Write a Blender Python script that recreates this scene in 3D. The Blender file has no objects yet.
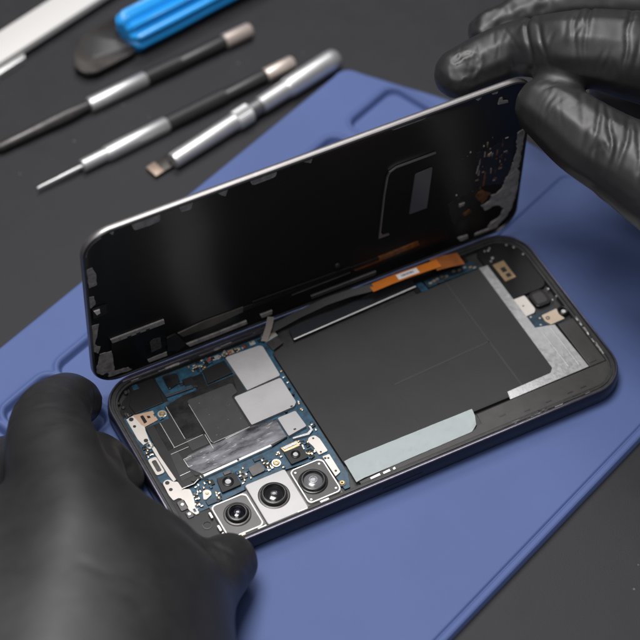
import bpy, bmesh, math, random
import numpy as np
from mathutils import Vector, Matrix, noise
random.seed(7)
S = 0.001                                   # everything below is measured in millimetres
scn = bpy.context.scene
col = scn.collection
R = math.radians

# ------------------------------------------------------------------ materials
def mat(name, c, rough=.5, metal=0., spec=.5, vary=0., vscale=200., bump=0., bscale=900., rvary=0., coat=0., c2=None, aniso=None):
    m = bpy.data.materials.new(name); m.use_nodes = True
    nt = m.node_tree; b = nt.nodes['Principled BSDF']
    b.inputs['Base Color'].default_value = (*c, 1); b.inputs['Roughness'].default_value = rough
    b.inputs['Metallic'].default_value = metal; b.inputs['Specular IOR Level'].default_value = spec
    if coat: b.inputs['Coat Weight'].default_value = coat; b.inputs['Coat Roughness'].default_value = .12
    tc = nt.nodes.new('ShaderNodeTexCoord'); vec = tc.outputs['Object']
    if aniso:
        mp = nt.nodes.new('ShaderNodeMapping'); mp.inputs['Scale'].default_value = aniso
        nt.links.new(vec, mp.inputs['Vector']); vec = mp.outputs['Vector']
    if vary or rvary or c2:
        n = nt.nodes.new('ShaderNodeTexNoise'); n.inputs['Scale'].default_value = vscale; n.inputs['Detail'].default_value = 6
        n.inputs['Roughness'].default_value = .65
        nt.links.new(vec, n.inputs['Vector'])
        if vary or c2:
            r = nt.nodes.new('ShaderNodeValToRGB'); r.color_ramp.elements[0].position = .32; r.color_ramp.elements[1].position = .68
            a = c; d = c2 or tuple(min(1, x*(1+vary)) for x in c)
            if not c2: a = tuple(x*(1-vary) for x in c)
            r.color_ramp.elements[0].color = (*a, 1); r.color_ramp.elements[1].color = (*d, 1)
            nt.links.new(n.outputs['Fac'], r.inputs['Fac']); nt.links.new(r.outputs['Color'], b.inputs['Base Color'])
        if rvary:
            q = nt.nodes.new('ShaderNodeMapRange'); q.inputs['From Min'].default_value = .3; q.inputs['From Max'].default_value = .7
            q.inputs['To Min'].default_value = max(.02, rough-rvary); q.inputs['To Max'].default_value = min(1, rough+rvary)
            nt.links.new(n.outputs['Fac'], q.inputs['Value']); nt.links.new(q.outputs['Result'], b.inputs['Roughness'])
    if bump:
        n2 = nt.nodes.new('ShaderNodeTexNoise'); n2.inputs['Scale'].default_value = bscale; n2.inputs['Detail'].default_value = 4
        nt.links.new(vec, n2.inputs['Vector'])
        bp = nt.nodes.new('ShaderNodeBump'); bp.inputs['Strength'].default_value = 1; bp.inputs['Distance'].default_value = bump*S
        nt.links.new(n2.outputs['Fac'], bp.inputs['Height']); nt.links.new(bp.outputs['Normal'], b.inputs['Normal'])
    return m

def table_mat():
    m = mat('dark_table', (.0185, .018, .0208), rough=.56, spec=.3, vary=.15, vscale=120, bump=.03, bscale=2600, rvary=.05)
    nt = m.node_tree; b = nt.nodes['Principled BSDF']
    src = b.inputs['Base Color'].links[0].from_socket
    tc = nt.nodes.new('ShaderNodeTexCoord'); v = nt.nodes.new('ShaderNodeTexVoronoi'); v.inputs['Scale'].default_value = 170
    v.inputs['Randomness'].default_value = 1
    nt.links.new(tc.outputs['Object'], v.inputs['Vector'])
    cmp_ = nt.nodes.new('ShaderNodeMapRange'); cmp_.inputs['From Min'].default_value = .035; cmp_.inputs['From Max'].default_value = .075
    cmp_.inputs['To Min'].default_value = 1; cmp_.inputs['To Max'].default_value = 0
    nt.links.new(v.outputs['Distance'], cmp_.inputs['Value'])
    sep = nt.nodes.new('ShaderNodeSeparateColor'); nt.links.new(v.outputs['Color'], sep.inputs['Color'])
    gt = nt.nodes.new('ShaderNodeMath'); gt.operation = 'GREATER_THAN'; gt.inputs[1].default_value = .88
    nt.links.new(sep.outputs['Red'], gt.inputs[0])
    mu = nt.nodes.new('ShaderNodeMath'); mu.operation = 'MULTIPLY'
    nt.links.new(cmp_.outputs['Result'], mu.inputs[0]); nt.links.new(gt.outputs['Value'], mu.inputs[1])
    mx = nt.nodes.new('ShaderNodeMix'); mx.data_type = 'RGBA'; mx.inputs['B'].default_value = (.12, .12, .12, 1)
    nt.links.new(mu.outputs['Value'], mx.inputs['Factor']); nt.links.new(src, mx.inputs['A'])
    nt.links.new(mx.outputs['Result'], b.inputs['Base Color'])
    return m

M = dict(
    table=table_mat(),
    mat=mat('blue_silicone', (.076, .113, .268), rough=.62, spec=.3, vary=.045, vscale=25, bump=.012, bscale=3000),
    frame=mat('navy_metal', (.014, .015, .024), rough=.3, metal=.25, vary=.1, vscale=300),
    lip=mat('violet_metal_lip', (.17, .16, .21), rough=.33, metal=.9, vary=.2, vscale=350),
    tray=mat('black_tray', (.011, .011, .0125), rough=.45, vary=.3, vscale=300, bump=.02),
    ledge=mat('dark_ledge', (.02, .0195, .021), rough=.5, vary=.45, vscale=420, bump=.05, bscale=900),
    plastic=mat('black_plastic', (.0075, .0075, .0082), rough=.42, spec=.35, vary=.2, vscale=150, bump=.01),
    greyplastic=mat('grey_plastic', (.033, .0315, .031), rough=.5, vary=.18, vscale=260, bump=.02),
    battery=mat('battery_wrap', (.0285, .0275, .0285), rough=.62, spec=.3, vary=.08, vscale=60, bump=.01, bscale=1500),
    tape=mat('white_tape', (.62, .68, .69), rough=.5, vary=.02, vscale=80, bump=.02, bscale=300),
    foil=mat('silver_foil', (.50, .50, .51), rough=.42, metal=.7, vary=.05, vscale=700, bump=.05, bscale=1600, rvary=.08),
    shield=mat('shield_steel', (.40, .39, .40), rough=.56, metal=.4, vary=.06, vscale=140, bump=.015, bscale=260, rvary=.08),
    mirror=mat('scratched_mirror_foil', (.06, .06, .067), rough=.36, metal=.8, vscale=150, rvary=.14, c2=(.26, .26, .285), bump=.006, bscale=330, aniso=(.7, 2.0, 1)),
    blackplate=mat('graphite_sheet', (.029, .028, .03), rough=.5, spec=.45, vary=.14, vscale=160, rvary=.08, bump=.015, bscale=400),
    darkfoil=mat('dark_foil', (.009, .009, .010), rough=.36, spec=.4, vary=.3, vscale=240, rvary=.08, bump=.03, bscale=400),
    pcb=mat('blue_board', (.006, .020, .036), rough=.42, vary=.6, vscale=480, bump=.02, c2=(.013, .085, .15)),
    pcbdark=mat('dark_teal_board', (.008, .03, .05), rough=.45, vary=.6, vscale=450),
    white=mat('cream_plate', (.62, .58, .54), rough=.42, metal=.2, vary=.05, vscale=200),
    peach=mat('peach_plate', (.52, .36, .26), rough=.4, metal=.35, vary=.08, vscale=200),
    gold=mat('gold_plate', (.62, .44, .26), rough=.32, metal=.75, vary=.12, vscale=400),
    bright=mat('bright_edge', (.8, .79, .77), rough=.35, metal=.5),
    lens=mat('lens_glass', (.004, .004, .007), rough=.06, spec=.7, coat=.6),
    lensgrey=mat('grey_lens', (.13, .13, .14), rough=.2, spec=.6, coat=.4),
    lenscore=mat('lens_core', (.36, .36, .38), rough=.25, spec=.6, vary=.4, vscale=1400),
    barrel=mat('black_barrel', (.012, .012, .013), rough=.3),
    camplate=mat('camera_plate', (.10, .098, .098), rough=.46, metal=.7, vary=.06, vscale=200),
    camdark=mat('camera_dark_plate', (.055, .052, .052), rough=.42, metal=.3, vary=.1, vscale=220),
    camsilver=mat('camera_silver_plate', (.41, .40, .405), rough=.5, metal=.5, vary=.04, vscale=120),
    orange=mat('orange_flex', (.52, .15, .018), rough=.38, vary=.1, vscale=160),
    label=mat('paper_label', (.72, .7, .7), rough=.6),
    ink=mat('label_ink', (.13, .13, .16), rough=.7),
    blackflex=mat('black_flex', (.008, .008, .009), rough=.5, spec=.3),
    panel=mat('glossy_black_panel', (.0045, .0045, .0055), rough=.3, spec=.3, vary=.15, vscale=18, rvary=.05),
    lidmetal=mat('lid_edge_metal', (.30, .285, .285), rough=.42, metal=.9, vary=.08, vscale=200),
    lidblack=mat('lid_black_edge', (.012, .012, .013), rough=.3),
    residue=mat('grey_adhesive', (.25, .237, .23), rough=.55, vary=.4, vscale=420, bump=.12, bscale=900),
    copper=mat('copper_flex', (.2, .085, .03), rough=.35, metal=.4, vary=.5, vscale=500),
    window=mat('grey_window', (.085, .088, .105), rough=.3),
    glove=mat('black_nitrile', (.0175, .0167, .0176), rough=.49, spec=.6, vary=.08, vscale=90, bump=.012, bscale=1500, rvary=.05),
    steel=mat('brushed_steel', (.66, .66, .66), rough=.42, metal=.85, vary=.06, vscale=300, aniso=(1, 6, 1)),
    satin=mat('satin_aluminium', (.66, .66, .66), rough=.4, metal=.8, vary=.05, vscale=200),
    gunmetal=mat('gunmetal', (.085, .08, .08), rough=.38, metal=.7, vary=.2, vscale=300),
    rubber=mat('black_handle', (.02, .02, .021), rough=.38, bump=.02),
    palecap=mat('pale_brass_cap', (.62, .53, .48), rough=.4, metal=.6),
    blue=mat('blue_plastic', (.02, .32, .80), rough=.2, spec=.6, vary=.05, vscale=60),
    blade=mat('dark_blade', (.05, .045, .042), rough=.36, metal=.55, vary=.35, vscale=110),
    tip=mat('bronze_tip', (.32, .24, .19), rough=.45, metal=.6, vary=.15, vscale=500),
    whiteplastic=mat('white_plastic', (.60, .59, .575), rough=.45),
    screw=mat('screw_brass', (.5, .35, .16), rough=.35, metal=.9),
    red=mat('red_component', (.28, .035, .025), rough=.4),
    solder=mat('solder', (.6, .6, .58), rough=.35, metal=.8),
)

# ------------------------------------------------------------------ mesh helpers
def new(): return bmesh.new()

def obj(name, bm, m, parent=None, angle=35, local=False, flat=False):
    me = bpy.data.meshes.new(name)
    bmesh.ops.recalc_face_normals(bm, faces=bm.faces)
    for v in bm.verts: v.co *= S
    bm.to_mesh(me); bm.free()
    me.materials.append(m)
    if not flat:
        for p in me.polygons: p.use_smooth = True
        me.set_sharp_from_angle(angle=R(angle))
    o = bpy.data.objects.new(name, me); col.objects.link(o)
    if parent is not None:
        o.parent = parent
        if not local:
            if parent.parent is None: o.matrix_parent_inverse = Matrix.Translation(-parent.location)
    return o

def tag(o, label, cat=None, group=None, kind=None):
    if label: o['label'] = label
    if cat: o['category'] = cat
    if group: o['group'] = group
    if kind: o['kind'] = kind
    return o

def thing(name, label, cat, loc, group=None, rot=None):
    o = bpy.data.objects.new(name, None); col.objects.link(o)
    o.location = Vector(loc)*S; o.empty_display_size = .005
    if rot: o.rotation_euler = rot
    return tag(o, label, cat, group)

def prism(bm, poly, z0, z1, bev=0., seg=2, fn=None):
    a = sum(poly[i][0]*poly[(i+1) % len(poly)][1]-poly[(i+1) % len(poly)][0]*poly[i][1] for i in range(len(poly)))
    if a < 0: poly = poly[::-1]
    lo = [bm.verts.new((p[0], p[1], z0)) for p in poly]; hi = [bm.verts.new((p[0], p[1], z1)) for p in poly]
    n = len(poly)
    bm.faces.new(lo[::-1]); bm.faces.new(hi)
    for i in range(n): bm.faces.new((lo[i], lo[(i+1) % n], hi[(i+1) % n], hi[i]))
    if bev:
        es = [e for e in bm.edges if e.verts[0] in hi and e.verts[1] in hi]
        if es: bmesh.ops.bevel(bm, geom=es, offset=bev, segments=seg, affect='EDGES', profile=.5, clamp_overlap=True)
    return bm

def rpoly(poly, r, n=5):
    """polygon with its corners rounded by radius r"""
    out = []; N = len(poly)
    for i in range(N):
        p = Vector(poly[i]).to_2d(); a = Vector(poly[i-1]).to_2d(); b = Vector(poly[(i+1) % N]).to_2d()
        d1 = (a-p); d2 = (b-p); k = min(r, d1.length*.45, d2.length*.45)
        s = p+d1.normalized()*k; e = p+d2.normalized()*k
        for j in range(n+1):
            t = j/n; q = s*(1-t)**2+p*2*t*(1-t)+e*t*t
            out.append((q.x, q.y))
    return out

def box(bm, x0, x1, y0, y1, z0, z1, bev=0.): return prism(bm, [(x0, y0), (x1, y0), (x1, y1), (x0, y1)], z0, z1, bev)

def rr(x0, x1, y0, y1, r, n=10):
    pts = []
    for cx, cy, a0 in ((x1-r, y1-r, 0), (x0+r, y1-r, 90), (x0+r, y0+r, 180), (x1-r, y0+r, 270)):
        for j in range(n+1):
            a = R(a0+90*j/n); pts.append((cx+r*math.cos(a), cy+r*math.sin(a)))
    return pts

def loft(bm, rings, cap0=True, cap1=True):
    vs = [[bm.verts.new(p) for p in r] for r in rings]; n = len(rings[0])
    for a, b in zip(vs, vs[1:]):
        for i in range(n): bm.faces.new((a[i], a[(i+1) % n], b[(i+1) % n], b[i]))
    if cap0: bm.faces.new(vs[0][::-1])
    if cap1: bm.faces.new(vs[-1])
    return vs

def lathe(bm, p0, d, prof, seg=32, lobes=0, lobe_amp=0.):
    """profile of (distance along d, radius)"""
    p0 = Vector(p0); d = Vector(d).normalized()
    u = d.cross(Vector((0, 0, 1))); u = u.normalized() if u.length > 1e-6 else Vector((1, 0, 0)); w = u.cross(d)
    rings = []
    for s, r in prof:
        ring = []
        for i in range(seg):
            a = 2*math.pi*i/seg; k = r
            if lobes: k = r*(1-lobe_amp*(.5+.5*math.cos(lobes*a))**1.0)
            ring.append(p0+d*s+(u*math.cos(a)+w*math.sin(a))*max(k, .01))
        rings.append(ring)
    loft(bm, rings)
    return bm

def cyl(bm, cx, cy, z0, z1, r, seg=24, bev=0., r2=None):
    prof = [(0, r), (z1-z0-bev, r2 or r), (z1-z0, (r2 or r)-bev)] if bev else [(0, r), (z1-z0, r2 or r)]
    return lathe(bm, (cx, cy, z0), (0, 0, 1), prof, seg)

def ringz(bm, cx, cy, prof, seg=40):
    """closed ring: loop of (radius, z)"""
    n = len(prof); vs = [[bm.verts.new((cx+r*math.cos(2*math.pi*i/seg), cy+r*math.sin(2*math.pi*i/seg), z)) for i in range(seg)] for r, z in prof]
    for k in range(n):
        a, b = vs[k], vs[(k+1) % n]
        for i in range(seg): bm.faces.new((a[i], a[(i+1) % seg], b[(i+1) % seg], b[i]))
    return bm

def ribbon(bm, pts, wdir, w, t):
    """thin strip that follows pts, wdir = width direction, thickness t"""
    pts = [Vector(p) for p in pts]; wd = Vector(wdir).normalized()
    rings = []
    for i, p in enumerate(pts):
        tg = (pts[min(i+1, len(pts)-1)]-pts[max(i-1, 0)]).normalized(); nn = tg.cross(wd).normalized()
        rings.append([p-wd*w/2-nn*t/2, p+wd*w/2-nn*t/2, p+wd*w/2+nn*t/2, p-wd*w/2+nn*t/2])
    loft(bm, rings)
    return bm

def jag(poly, amp=.35, step=1.1, seed=0):
    """torn outline: the same polygon with many small irregular steps"""
    rnd = random.Random(seed); out = []
    for i in range(len(poly)):
        a = Vector(poly[i]); b = Vector(poly[(i+1) % len(poly)]); n = max(1, int((b-a).length/step))
        nr = Vector((-(b-a).y, (b-a).x)).normalized() if (b-a).length else Vector((0, 0))
        for k in range(n):
            p = a.lerp(b, k/n)+nr*rnd.uniform(-amp, amp)
            out.append((p.x, p.y))
    return out

# ------------------------------------------------------------------ table
TZ = -10.2
bm = new(); bmesh.ops.create_grid(bm, x_segments=40, y_segments=40, size=900)
for v in bm.verts: v.co += Vector((100, 150, TZ))
tag(obj('table', bm, M['table']), 'dark grey satin workbench surface under the mat and tools', kind='structure')

# ------------------------------------------------------------------ silicone mat (height field over its own u, v axes)
MA = R(22.2); MU = Vector((math.cos(MA), math.sin(MA))); MV = Vector((-MU.y, MU.x))
def lines(lo, hi, coarse, feats, fine=.3, span=2.4):
    s = set(np.round(np.arange(lo, hi+.01, coarse), 2))
    for f in feats: s |= set(np.round(np.arange(f-span, f+span+.01, fine), 2))
    return np.array(sorted(x for x in s if lo <= x <= hi))
def sd_rr(u, v, u0, u1, v0, v1, r):
    qx = np.abs(u-(u0+u1)/2)-(u1-u0)/2+r; qy = np.abs(v-(v0+v1)/2)-(v1-v0)/2+r
    return np.hypot(np.maximum(qx, 0), np.maximum(qy, 0))+np.minimum(np.maximum(qx, qy), 0)-r
def sst(a, b, x):
    t = np.clip((x-a)/(b-a), 0, 1); return t*t*(3-2*t)
pockets = [(-60, .5, 61, 89, 4), (4.5, 26.3, 61, 89, 4), (29.3, 170, 61, 89, 4), (178, 203, 61, 89, 4)]
us = lines(-120, 218, 2.5, [p[0] for p in pockets]+[p[1] for p in pockets]+[209.8, 213]+[24, 32, 174, 206])
us = np.array(sorted(set(us) | set(np.round(np.arange(160, 218, .45), 2))))
vs_ = lines(-74, 111, 2.5, [-71.8, -69.2, 15.2, 61, 89, 108.7], fine=.25)
vs_ = np.array(sorted(set(vs_) | set(np.round(np.arange(52, 111, .6), 2))))
U, Vv = np.meshgrid(us, vs_, indexing='ij')
sd = sd_rr(U, Vv, -115, 213.5, -71.8, 108.7, 7)
nx, ny = math.cos(R(17)), math.sin(R(17))
pl = (U-199.5)*nx+(Vv-108.7)*ny
k = 6.; h_ = np.clip(.5+.5*(pl-sd)/k, 0, 1); sd = sd*(1-h_)+pl*h_+k*h_*(1-h_)*.5
H = np.zeros_like(U)
for p in pockets:
    q = sd_rr(U, Vv, *p)
    H -= 2.2*sst(.55, -.55, q)
    H += .85*np.exp(-((q-1.3)/.9)**2)*(1 if p[4] else 0)
H = np.minimum(H, .9)
q = sd_rr(U, Vv, -108, 209.8, -69.2, 15.2, 4)
H -= .7*np.exp(-(q/.42)**2)
H = H-.35*sst(-1.1, 0, sd)**2-3.6*sst(-.12, .25, sd)
bm = new(); idx = -np.ones(U.shape, int); keep = sd < 1.2; cnt = 0; vv = []
for i in range(U.shape[0]):
    for j in range(U.shape[1]):
        if keep[i, j]:
            p = MU*U[i, j]+MV*Vv[i, j]
            vv.append(bm.verts.new((p.x, p.y, -7+max(H[i, j], -3.7)))); idx[i, j] = cnt; cnt += 1
for i in range(U.shape[0]-1):
    for j in range(U.shape[1]-1):
        c4 = (idx[i, j], idx[i+1, j], idx[i+1, j+1], idx[i, j+1])
        if min(c4) >= 0: bm.faces.new([vv[c] for c in c4])
tag(obj('silicone_mat', bm, M['mat'], angle=60), 'blue silicone repair mat with moulded compartments lying under the phone', 'mat')

# ------------------------------------------------------------------ phone body
ph = thing('smartphone', 'opened smartphone body showing circuit board, three cameras and black battery, lying on the blue mat', 'smartphone', (78, 37, -7))
L, W = 156., 75.
def ring(ins, z, r=12.5): return [(x, y, z) for x, y in rr(ins, L-ins, ins, W-ins, max(r-ins, 1.2), 12)]
bm = new()
loft(bm, [ring(4, -6.95), ring(1.6, -6.8), ring(.5, -6.2), ring(0, -4.8), ring(0, -2.4), ring(.12, -.9), ring(.35, -.25)], cap1=False)
obj('frame', bm, M['frame'], ph, angle=50)
bm = new()
vs1 = loft(bm, [ring(.35, -.25), ring(.6, 0), ring(.95, 0), ring(1.1, -.3)], cap0=False, cap1=False)
obj('rim', bm, M['lip'], ph)
bm = new()
loft(bm, [ring(1.1, -.3), ring(1.15, -.75), ring(1.9, -.75), ring(2.0, -.45), ring(2.5, -.45), ring(2.6, -.9), ring(3.3, -.95), ring(3.4, -2.7)], cap0=False, cap1=True)
obj('inner_tray', bm, M['ledge'], ph, angle=30)

# back-left violet strips beside the hinge edge
for y0, y1, x0, x1, z in ((73.05, 73.75, 9, 60, -.3), (71.9, 72.35, 21, 62, -.55)):
    bm = new(); box(bm, x0, x1, y0, y1, -1.2, z, .12); obj('inner_rail', bm, M['lip'], ph)

def part(name, m, poly, z0, z1, bev=.12, r=0, parent=ph, label=None):
    bm = new(); prism(bm, rpoly(poly, r) if r else poly, z0, z1, bev)
    o = obj(name, bm, m, parent, angle=18)
    if label: o['label'] = label
    return o

# floor plates of black plastic
part('plastic_plate', M['plastic'], [(3.6, 60.5), (19.3, 60.5), (19.3, 71.2), (12, 71.2), (6, 67), (3.6, 63.5)], -2.7, -2.0)
part('plastic_plate', M['plastic'], [(112, 64.8), (134.5, 64.8), (134.5, 71.3), (112, 71.3)], -2.7, -2.1)
part('plastic_plate', M['plastic'], [(3.5, 3.5), (13, 3.5), (13, 17), (9.0, 17), (8, 24), (3.5, 33)], -2.7, -1.9)
part('front_rail', M['greyplastic'], [(58.4, 3.3), (150.5, 3.3), (152.6, 6), (152.6, 10.9), (116.4, 10.9), (103.8, 10.9), (103.8, 6.6), (58.4, 4.6)], -2.7, -.95, .2)
part('side_rail', M['greyplastic'], [(146.6, 11.2), (152.6, 11.2), (152.6, 31.4), (146.6, 31.4)], -2.7, -1.1, .25)
part('speaker_cover', M['plastic'], rr(138.2, 152.6, 47.6, 71.4, 2.2, 6), -2.7, -1.45, .25)
for x, y in ((110, 6.4), (118, 4.6), (126, 4.6), (134, 4.6), (139, 4.6)):
    part('slot_mark', M['tray'], [(x, y), (x+2.2, y), (x+2.2, y+.5), (x, y+.5)], -1.2, -.9, .05)

# ---------------- battery
bat = part('battery', M['battery'], [(57.6, 12.4), (134.2, 12.4), (138.2, 15), (138.2, 64.3), (57.6, 62.6)], -2.7, -1.35, .35, 1.2)
part('battery_wrap', M['battery'], [(123.2, 12.6), (137.8, 14.9), (137.8, 63.9), (123.2, 63.7)], -1.4, -1.3, .03, parent=bat)
part('battery_wrap', M['battery'], [(86, 12.7), (122.9, 12.7), (122.9, 40), (86, 36)], -1.4, -1.31, .03, parent=bat)
seamm = mat('wrap_seam', (.038, .0365, .0375), rough=.55, spec=.3)
for a, b in (((123.0, 13.0), (122.6, 63.8)), ((86.5, 33.4), (122.7, 35.2))):
    bm = new(); ribbon(bm, [(*a, -1.285), (*b, -1.285)], (0, 1, 0) if abs(a[0]-b[0]) > 5 else (1, 0, 0), .7, .05); obj('wrap_seam', bm, seamm, bat)
# silver foil around the battery
L1 = [(135.6, 64.2), (138.9, 64.0), (139.0, 33.2), (145.6, 31.6), (146.3, 11.4), (116.6, 11.2), (117.4, 14.4), (133.8, 14.6), (135.4, 16.2)]
part('silver_foil', M['foil'], L1, -1.3, -1.02, .08)
part('foil_ridge', M['foil'], [(143.6, 13), (144.1, 13), (144.0, 31), (143.4, 31)], -1.05, -.8, .1)
part('foil_ridge', M['foil'], [(140.2, 14), (140.6, 14), (140.4, 31), (140.0, 31)], -1.05, -.86, .1)
# white tape with a lifted corner
bm = new(); nx_, ny_ = 46, 8; g = []
for i in range(nx_+1):
    t = i/nx_; row = []
    for j in range(ny_+1):
        s = j/ny_
        lo = Vector((57.6+44.6*t, 4.9+.5*t)); hi = Vector((57.9+45.8*t, 13.7-.4*t))
        p = lo.lerp(hi, s)
        z = -.78+.08*noise.noise(Vector((p.x*.35, p.y*.5, 1)))+.05*noise.noise(Vector((p.x*1.1, p.y*1.1, 4)))
        c = max(0, (t-.93)/.07)*max(0, 1-s*1.6); z += 1.0*c*c
        e = max(0, (.05-t)/.05); z -= .5*e
        f = max(0, 1-abs((t*46-3.4)-s*2.2)/1.2); z += .12*f
        if c > 0: p.x -= .9*c; p.y += 1.2*c
        row.append(bm.verts.new((p.x, p.y, z)))
    g.append(row)
for i in range(nx_):
    for j in range(ny_): bm.faces.new((g[i][j], g[i+1][j], g[i+1][j+1], g[i][j+1]))
bmesh.ops.solidify(bm, geom=list(bm.faces), thickness=.08)
obj('white_tape', bm, M['tape'], ph, angle=50)
part('tape_tab', M['darkfoil'], [(101.6, 5.8), (104.0, 6.4), (104.0, 11), (102.6, 10.6)], -1.4, -1.05, .05)
# glossy graphite strip and hinge-side cable tray
bm = new()
vsx = [(66.2, 64.7, -1.2), (112.8, 66.8, -1.2), (113.2, 70.4, -.6), (66.6, 68.9, -.6)]
lo = [bm.verts.new((x, y, -2.6)) for x, y, z in vsx]; hi = [bm.verts.new(p) for p in vsx]
bm.faces.new(lo[::-1]); bm.faces.new(hi)
for i in range(4): bm.faces.new((lo[i], lo[(i+1) % 4], hi[(i+1) % 4], hi[i]))
obj('mirror_strip', bm, mat('mirror_strip_gloss', (.02, .023, .027), rough=.14, spec=.8), ph)
bm = new(); ribbon(bm, [(66.2, 64.62, -1.12), (112.8, 66.72, -1.12)], (0, 1, .4), .34, .3); obj('strip_edge', bm, M['bright'], ph)

# ---------------- orange flex cable with its label, black flex that runs on from it
orz = 4.0
bm = new(); n = 14; top = []
oc = [(96.9, 69.0, 3.7), (104, 69.1, 3.85), (111, 69.0, 3.9), (118, 68.8, 3.8), (122.5, 68.6, 3.7)]
ribbon(bm, oc, (0, 1, -.06), 3.5, .16)
cab = obj('flex_cable', bm, M['orange'], ph)
bm = new(); ribbon(bm, [(120.4, 68.9, 3.55), (125, 68.5, 3.3), (130.6, 68.0, 2.6)], (0, 1, .04), 5.4, .14); obj('flex_tail', bm, mat('shaded_orange_flex', (.24, .075, .017), rough=.45, vary=.25, vscale=300), cab)  # same orange cable, with the shadow on this end put into its darker colour
bm = new(); ribbon(bm, [(106.9, 69.08, 3.97), (110.7, 69.02, 4.01), (114.6, 68.9, 3.99)], (0, 1, -.06), 2.4, .08); lab = obj('paper_label', bm, M['label'], cab)
bm = new()
for k in range(11):
    x = 108.4+k*.42; ribbon(bm, [(x, 69.08-.01*k, 4.07), (x+.22+.08*(k % 3), 69.08-.01*k, 4.07)], (0, 1, -.06), .95-.25*(k % 2), .02)
obj('barcode', bm, M['ink'], lab)
bm = new()
pts = [(98, 69.2, 3.6), (90, 71.2, 2.6), (82, 72.3, 1.5), (72, 72.3, .4), (62, 71.4, -.5), (57, 69.6, -1.4)]
ribbon(bm, pts, (0, 1, .35), 2.6, .3)
obj('black_flex', bm, M['blackflex'], ph, angle=60)
bm = new(); ribbon(bm, [(57.2, 68.2, -1.0), (60.5, 71.4, 1.2), (62.2, 73.4, 3.2)], (1, -.6, 0), 2.2, .14); obj('ribbon_cable', bm, mat('dull_flex', (.085, .065, .05), rough=.45), ph)

# ---------------- main board
pcb = part('circuit_board', M['pcb'], [(3.6, 17.5), (3.6, 62), (19, 62), (19, 70.9), (55, 71.2), (61, 70.9), (61, 66.4), (57.2, 62.4), (57.2, 9.5), (55.3, 4.6), (53.4, 4.6), (52.6, 18.4), (39.6, 19.8), (12.4, 17.3), (9.4, 17.3)], -2.68, -2.05, .06, parent=ph)
def bp(name, m, poly, z0, z1, bev=.1, r=0, label=None): return part(name, m, poly, z0, z1, bev, r, pcb, label)
bp('corner_cover', M['plastic'], [(10.2, 71.2), (18.6, 71.2), (18.4, 66.6), (17.6, 60.6), (7.6, 60.4), (7.2, 64.4), (9.8, 67.6)], -2.1, -1.55, .15)
bp('board_patch', M['pcb'], [(11.2, 71.3), (12.9, 71.1), (13.0, 69.2), (10.9, 69.3)], -1.6, -1.5, .03)
nest = bp('earpiece_nest', M['darkfoil'], [(21.4, 70.4), (26.4, 69.6), (25.7, 65.6), (21.3, 64.4)], -2.1, -1.5, .3, .8)
bp('nest_bracket', M['pcb'], [(18.9, 69.5), (20.9, 69.6), (21.1, 64.2), (25.4, 63.2), (28.5, 62.9), (28.5, 61.5), (19.1, 62.0)], -2.1, -1.45, .08)
bp('nest_rail', M['gunmetal'], [(19.2, 61.9), (28.4, 61.5), (28.4, 62.1), (19.2, 62.6)], -1.5, -1.3, .06)
bp('black_cover', M['plastic'], [(26.6, 66.2), (30, 66.2), (30, 61.5), (26.6, 62.9)], -2.1, -1.5, .1)
bp('black_cover', M['plastic'], [(34.2, 66.8), (42.2, 67.3), (42.4, 61.4), (33.2, 60.9)], -2.1, -1.35, .15)
bp('black_cover', M['darkfoil'], [(29.8, 66.0), (33.6, 66.0), (33.0, 60.4), (29.2, 60.4)], -2.1, -1.7, .1)
# silver shields
shA = bp('metal_shield', M['shield'], [(42.9, 67.9), (55.2, 67.4), (55.8, 66.4), (55.5, 53.2), (43.3, 52.5)], -2.1, -1.0, .18, .5)
shB = bp('metal_shield', M['shield'], [(38.3, 51.9), (55.1, 52.3), (55.1, 41.2), (53.8, 39.9), (38.4, 39.4)], -2.1, -.96, .18, .5)
shC = bp('metal_shield', M['shield'], [(46.9, 38.1), (53.3, 38.2), (53.7, 31.2), (46.9, 30.2)], -2.1, -.98, .18, .3)
for x in (45, 48.2, 51.4): bp('shield_slot', M['tray'], [(x, 52.28), (x+1.5, 52.36), (x+1.5, 52.62), (x, 52.54)], -1.4, -.99, .02)
for x, y in ((50.2, 39.0), (52.6, 40.0), (55.3, 47), (55.3, 44.2), (49.4, 31.4)): bp('shield_hole', M['tray'], [(x, y), (x+.8, y), (x+.8, y+.55), (x, y+.55)], -1.5, -.9, .02)
# large black shield on the left, with its foil
big = bp('board_shield', mat('black_shield_film', (.016, .0155, .017), rough=.42, spec=.4, vary=.2, vscale=200, bump=.01, bscale=400), [(7.6, 42), (8.0, 53.6), (16.6, 53.6), (17.0, 58.6), (24.0, 60.2), (42.9, 60.2), (42.9, 52), (38.2, 52), (38.2, 38.3), (46.4, 38.3), (46.4, 30.2), (41, 29.2), (15.2, 28.1), (12.6, 26.9), (8.6, 26.9), (8.3, 31.5)], -2.1, -1.28, .1)
bp('dark_sheet', M['darkfoil'], [(17.4, 58.4), (24.0, 60.0), (41.8, 60.2), (40.2, 53.6), (24.0, 56.5), (24.0, 43.2), (17.4, 43.6)], -1.3, -1.16, .05)
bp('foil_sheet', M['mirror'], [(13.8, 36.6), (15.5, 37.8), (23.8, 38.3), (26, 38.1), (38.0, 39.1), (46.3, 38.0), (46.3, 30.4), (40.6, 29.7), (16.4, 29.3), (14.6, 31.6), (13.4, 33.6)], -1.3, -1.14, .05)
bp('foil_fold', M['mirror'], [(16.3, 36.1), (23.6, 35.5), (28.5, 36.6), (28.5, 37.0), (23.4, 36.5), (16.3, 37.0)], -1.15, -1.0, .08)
bp('foil_fold', M['foil'], [(28.6, 38.0), (37.6, 38.8), (37.6, 39.1), (28.6, 38.35)], -1.15, -1.02, .06)
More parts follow.
